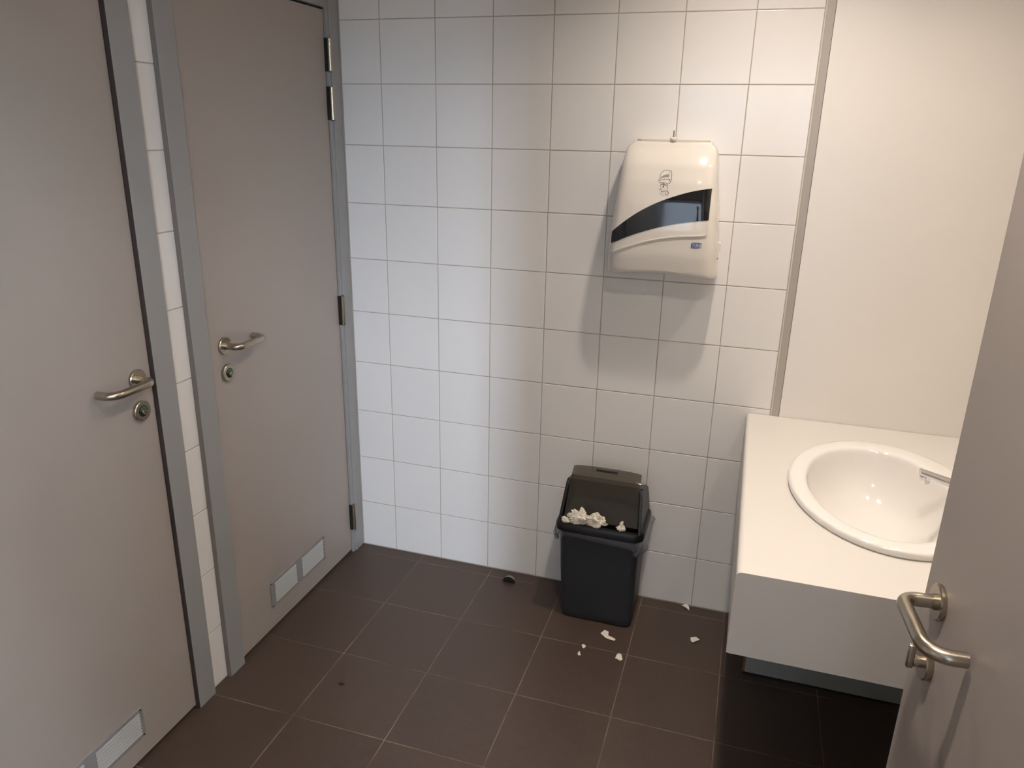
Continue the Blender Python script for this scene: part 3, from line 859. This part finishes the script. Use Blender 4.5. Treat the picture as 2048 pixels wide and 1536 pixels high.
# crumpled towels caught in the mouth
def crumple(name, label, c, size, seed, peaks=()):
    r = random.Random(seed)
    bm = bmesh.new()
    bmesh.ops.create_icosphere(bm, subdivisions=4, radius=1.0)
    pl = [(Vector((r.gauss(0, 1), r.gauss(0, 1), r.gauss(0, 1))).normalized(), r.uniform(0.55, 0.95)) for _ in range(26)]
    sp_ = [(Vector((r.gauss(0, 1), r.gauss(0, 1), abs(r.gauss(0.3, 1)))).normalized(), r.uniform(0.1, 0.45)) for _ in range(9)] + [(Vector(d).normalized(), h) for d, h in peaks]
    for v in bm.verts:
        d = v.co.normalized()
        rad = 1.0
        for n_, o in pl:
            dt = d.dot(n_)
            if dt > 0.05:
                rad = min(rad, o / dt)
        for n_, h in sp_:
            q = max(0, d.dot(n_))
            rad += h * q ** 22
        nv = d * 2.6 + Vector((seed, seed * 0.7, 0))
        rad *= 1.12 - 0.55 * abs(noise.noise(nv)) - 0.30 * abs(noise.noise(nv * 2.3))
        v.co = Vector((d.x * rad * size[0], d.y * rad * size[1], d.z * rad * size[2]))
    me = bpy.data.meshes.new(name)
    bm.to_mesh(me)
    bm.free()
    me.materials.append(M_paper)
    for p in me.polygons:
        p.use_smooth = True
    me.set_sharp_from_angle(angle=math.radians(14))
    o = link(name, me, None, c)
    return tag(o, label, 'paper towel', 'used paper towels in the bin mouth')
crumple('crumpled_towel', 'large crumpled white paper towel poking out of the bin mouth', (0.806, -0.2155, 0.404), (0.040, 0.016, 0.036), 5, (((-0.55, -0.2, 0.9), .55),))
crumple('crumpled_towel', 'crumpled paper towel leaning on the large one in the bin mouth', (0.862, -0.2155, 0.402), (0.040, 0.015, 0.033), 11, (((0.2, 0, 1), .35), ((1, 0, -.2), .5)))
crumple('crumpled_towel', 'small paper towel tip at the corner of the bin mouth nearest the toilet doors', (0.757, -0.217, 0.388), (0.020, 0.010, 0.015), 17)
crumple('crumpled_towel', 'pointed paper towel tip standing alone in the bin mouth nearest the counter', (0.951, -0.217, 0.390), (0.017, 0.010, 0.018), 23, (((0.05, 0, 1), .9),))

# ================================================================== FLOOR BITS
# half-round door stop
ds = thing('door_stop', 'half-round metal door stop with black rubber face on the floor by the back wall', 'door stop', (0.5145, -0.058, 0))
mb = MB()
NR = 8
rs = []
for k in range(NR + 1):
    b = PI / 2 * k / NR
    rs.append([(0.5145 + 0.0255 * math.cos(a) * math.cos(b), -0.075 + 0.030 * math.sin(a) * math.cos(b), 0.0005 + 0.0235 * math.sin(b)) for a in [PI * i / 20 for i in range(21)]])
mb.rings(rs, close=False, cap0=False, cap1=False)
mb.build('metal_dome', M_steel, ds, smooth=60)
hp = [(0.5145 + 0.0235 * math.cos(a), 0.0005 + 0.0200 * math.sin(a)) for a in [PI * i / 20 for i in range(21)]]
MB().prism(hp, 'y', -0.0785, -0.0700).build('rubber_face', M_rubber, ds, bevel=0.001)

def scrap(label, c, pts, seed, tilt=0.0, h=0.004):
    r = random.Random(seed)
    n = len(pts)
    cx = sum(p[0] for p in pts) / n
    cy = sum(p[1] for p in pts) / n
    ring = [(p[0], p[1], 0.0012 + r.uniform(0, h)) for p in pts]
    mid = [((p[0] + cx) / 2, (p[1] + cy) / 2, 0.0012 + r.uniform(0, h) * 1.3) for p in pts]
    vs = ring + mid + [(cx, cy, 0.002 + h * 0.6)]
    fs = [(i, (i + 1) % n, n + (i + 1) % n, n + i) for i in range(n)] + [(n + i, n + (i + 1) % n, 2 * n) for i in range(n)]
    mb = MB().add([(x + c[0], y + c[1], z) for x, y, z in vs] + [(x + c[0], y + c[1], z - 0.0009) for x, y, z in vs], fs + [tuple(reversed([i + 2 * n + 1 for i in f])) for f in fs] + [(i, i + 2 * n + 1, (i + 1) % n + 2 * n + 1, (i + 1) % n) for i in range(n)])
    o = mb.build('paper_scrap', M_scrap)
    return tag(o, label, 'paper scrap', 'torn paper scraps on the floor')
CM = CAMP
def gpx(px, py, z=0.0):
    d = FWD + RIGHT * ((px - 1024) / 1509.585) + UP * ((768 - py) / 1509.585)
    P = CM + d * ((z - CM.z) / d.z)
    return (P.x, P.y)
def scrap_px(label, pix_, seed, h=0.004):
    # floor outline of a torn scrap, read where it lies on the floor
    P = [gpx(*p) for p in pix_]
    cx, cy = sum(p[0] for p in P) / len(P), sum(p[1] for p in P) / len(P)
    return scrap(label, (cx, cy), [(p[0] - cx, p[1] - cy) for p in P], seed, h=h)
scrap_px('long torn white paper scrap just in front of the bin', [(1201, 1267), (1209, 1262), (1217, 1265), (1216, 1272), (1224, 1277), (1231, 1279.5), (1229, 1283), (1220, 1281), (1211, 1276), (1207, 1272)], 1)
scrap_px('tiny paper scrap, the one of the two specks closer to the bin', [(1163.5, 1290.5), (1168, 1289.5), (1172, 1293), (1167.5, 1297), (1164, 1295)], 2, 0.002)
scrap_px('tiny crescent paper scrap, the one of the two specks farther from the bin', [(1156, 1305), (1159, 1303), (1160.5, 1307), (1161.5, 1311), (1157, 1312), (1155, 1308)], 3, 0.002)
scrap_px('rounded torn paper scrap lying on a tile joint in front of the bin', [(1234, 1309), (1239, 1307), (1243, 1311), (1245, 1320), (1240, 1322), (1235, 1319.5), (1230, 1318.5)], 4)
scrap_px('torn paper scrap lying alone on the tile between bin and counter', [(1380.5, 1277), (1386, 1276), (1392, 1275.8), (1399, 1281.5), (1393, 1283.5), (1386, 1287), (1382, 1283)], 5)
scrap_px('torn paper scrap leaning at the foot of the back wall', [(1363, 1213), (1369, 1211.5), (1373, 1209.5), (1378, 1213.5), (1378.5, 1221), (1372, 1217.5)], 6, 0.006)
p = gpx(683, 1369)
dm = MB().lathe([(0.001, -0.010), (0.0028, -0.006), (0.0034, 0), (0.0022, 0.006), (0.0008, 0.010)], (p[0], p[1], 0.0036), (0.95, 0.2, 0), 8)
tag(dm.build('debris_speck', M_debris, smooth=60), 'small dark speck of debris on the floor in front of the toilet doors', 'debris')

# ================================================================== PERSON in the doorway (seen only as a reflection in the glazed tiles)
def person(loc):
    M_skin = mat('skin', (200, 158, 132), rough=0.55)
    M_top_ = mat('dark_sweater', (44, 46, 54), rough=0.9)
    M_trs = mat('dark_trousers', (34, 36, 44), rough=0.9)
    M_shoe = mat('dark_shoe', (28, 26, 26), rough=0.5)
    M_hair = mat('brown_hair', (58, 42, 32), rough=0.7)
    V, E_, Rd = [], [], []
    def v(p, r, to=None):
        V.append(Vector(p)); Rd.append(r if isinstance(r, tuple) else (r, r))
        if to is not None: E_.append((to, len(V) - 1))
        return len(V) - 1
    pel = v((0, 0, 0.98), (0.150, 0.105))
    wst = v((0, 0.005, 1.12), (0.140, 0.100), pel)
    chs = v((0, 0.0, 1.32), (0.165, 0.115), wst)
    shd = v((0, -0.01, 1.47), (0.130, 0.085), chs)
    nck = v((0, 0.0, 1.56), 0.056, shd)
    jaw = v((0, 0.020, 1.635), (0.066, 0.074), nck)
    hed = v((0, 0.012, 1.725), (0.076, 0.092), jaw)
    crn = v((0, 0.0, 1.795), (0.060, 0.072), hed)
    for s_ in (-1, 1):
        hip = v((s_ * 0.095, 0, 0.93), 0.092, pel)
        kne = v((s_ * 0.105, 0.012, 0.50), 0.062, hip)
        clf = v((s_ * 0.108, -0.012, 0.36), 0.056, kne)
        ank = v((s_ * 0.110, -0.015, 0.10), 0.042, clf)
        hel = v((s_ * 0.110, -0.02, 0.052), 0.046, ank)
        v((s_ * 0.122, 0.15, 0.036), (0.044, 0.032), hel)
        sh = v((s_ * 0.185, -0.01, 1.435), 0.062, shd)
        elb = v((s_ * 0.225, 0.00, 1.15), 0.044, sh)
        wr_ = v((s_ * 0.150, 0.12, 1.31), (0.030, 0.026), elb)
        plm = v((s_ * 0.115, 0.145, 1.385), (0.036, 0.020), wr_)
        for k, (dx, L) in enumerate(((-0.026, .070), (-0.009, .080), (0.009, .076), (0.026, .060))):
            f1 = v((s_ * (0.108 + dx), 0.158, 1.415), 0.0095, plm)
            f2 = v((s_ * (0.090 + dx * 0.9), 0.172, 1.415 + L * 0.45), 0.009, f1)
            v((s_ * (0.070 + dx * 0.8), 0.165, 1.415 + L * 0.72), 0.008, f2)
        t1 = v((s_ * 0.090, 0.130, 1.390), 0.0105, plm)
        v((s_ * 0.062, 0.140, 1.425), 0.009, t1)
    v((0, 0.112, 1.695), 0.011, hed)     # nose
    for s_ in (-1, 1):
        v((s_ * 0.084, 0.005, 1.705), (0.012, 0.022), hed)   # ears
    me = bpy.data.meshes.new('person_cage')
    me.from_pydata([tuple(p) for p in V], E_, [])
    o = bpy.data.objects.new('person', me)
    C.objects.link(o)
    sk = o.modifiers.new('skin', 'SKIN')
    sk.use_smooth_shade = True
    lay_ = me.skin_vertices[0] if len(me.skin_vertices) else None
    if lay_ is None:
        bm = bmesh.new(); bm.from_mesh(me); bm.verts.layers.skin.verify(); bm.to_mesh(me); bm.free()
        lay_ = me.skin_vertices[0]
    for k, r in enumerate(Rd):
        lay_.data[k].radius = r
        lay_.data[k].use_root = (k == 0)
    sb = o.modifiers.new('sub', 'SUBSURF')
    sb.levels = sb.render_levels = 2
    dg = bpy.context.evaluated_depsgraph_get()
    new = bpy.data.meshes.new_from_object(o.evaluated_get(dg))
    o.modifiers.clear()
    o.data = new
    new.materials.clear()
    for m in (M_top_, M_trs, M_skin, M_shoe):
        new.materials.append(m)
    for p in new.polygons:
        p.use_smooth = True
        c = p.center
        if c.z > 1.545: p.material_index = 2
        elif c.z < 0.085: p.material_index = 3
        elif c.z < 0.99 : p.material_index = 1
        elif c.z > 1.33 and c.y > 0.118: p.material_index = 2
        else: p.material_index = 0
    o.location = loc
    tag(o, 'person in a dark sweater and dark trousers standing in the doorway holding a phone', 'person')
    hb = MB()
    rs = []
    for k in range(9):
        b = -0.35 + (PI / 2 + 0.35) * k / 8
        rs.append([(loc[0] + 0.088 * math.cos(b) * math.cos(a), loc[1] - 0.012 + (0.104 * math.sin(a) - (0.02 if math.sin(a) > 0 and b < 0.5 else 0)) * math.cos(b), 1.742 + 0.092 * math.sin(b) + (0.035 * max(0, math.sin(a)) if b < 0.6 else 0)) for a in [2 * PI * i / 24 for i in range(24)]])
    hb.rings(rs, cap0=False).build('hair', M_hair, o, smooth=180)
    for s_ in (-1, 1):
        MB().lathe([(0.002, 0.0), (0.011, 0.004), (0.0125, 0.010), (0.009, 0.016), (0.001, 0.018)], (loc[0] + s_ * 0.032, loc[1] + 0.084, 1.715), (0, 1, 0), 12).build('eye', mat('eye_white', (225, 222, 216), rough=0.2), o, smooth=60)
    MB().tube([(loc[0] - 0.025, loc[1] + 0.092, 1.640), (loc[0], loc[1] + 0.098, 1.637), (loc[0] + 0.025, loc[1] + 0.092, 1.640)], 0.006, 8).build('mouth', mat('lips', (150, 92, 84), rough=0.5), o, smooth=60)
    ph = MB().box(loc[0] - 0.072, loc[0] + 0.072, loc[1] + 0.172, loc[1] + 0.180, 1.425, 1.497).build('phone', M_rubber, None, bevel=0.003)
    tag(ph, 'black phone held in front of the person in the doorway', 'phone')
    return o
person((1.30, -2.96, 0.0))
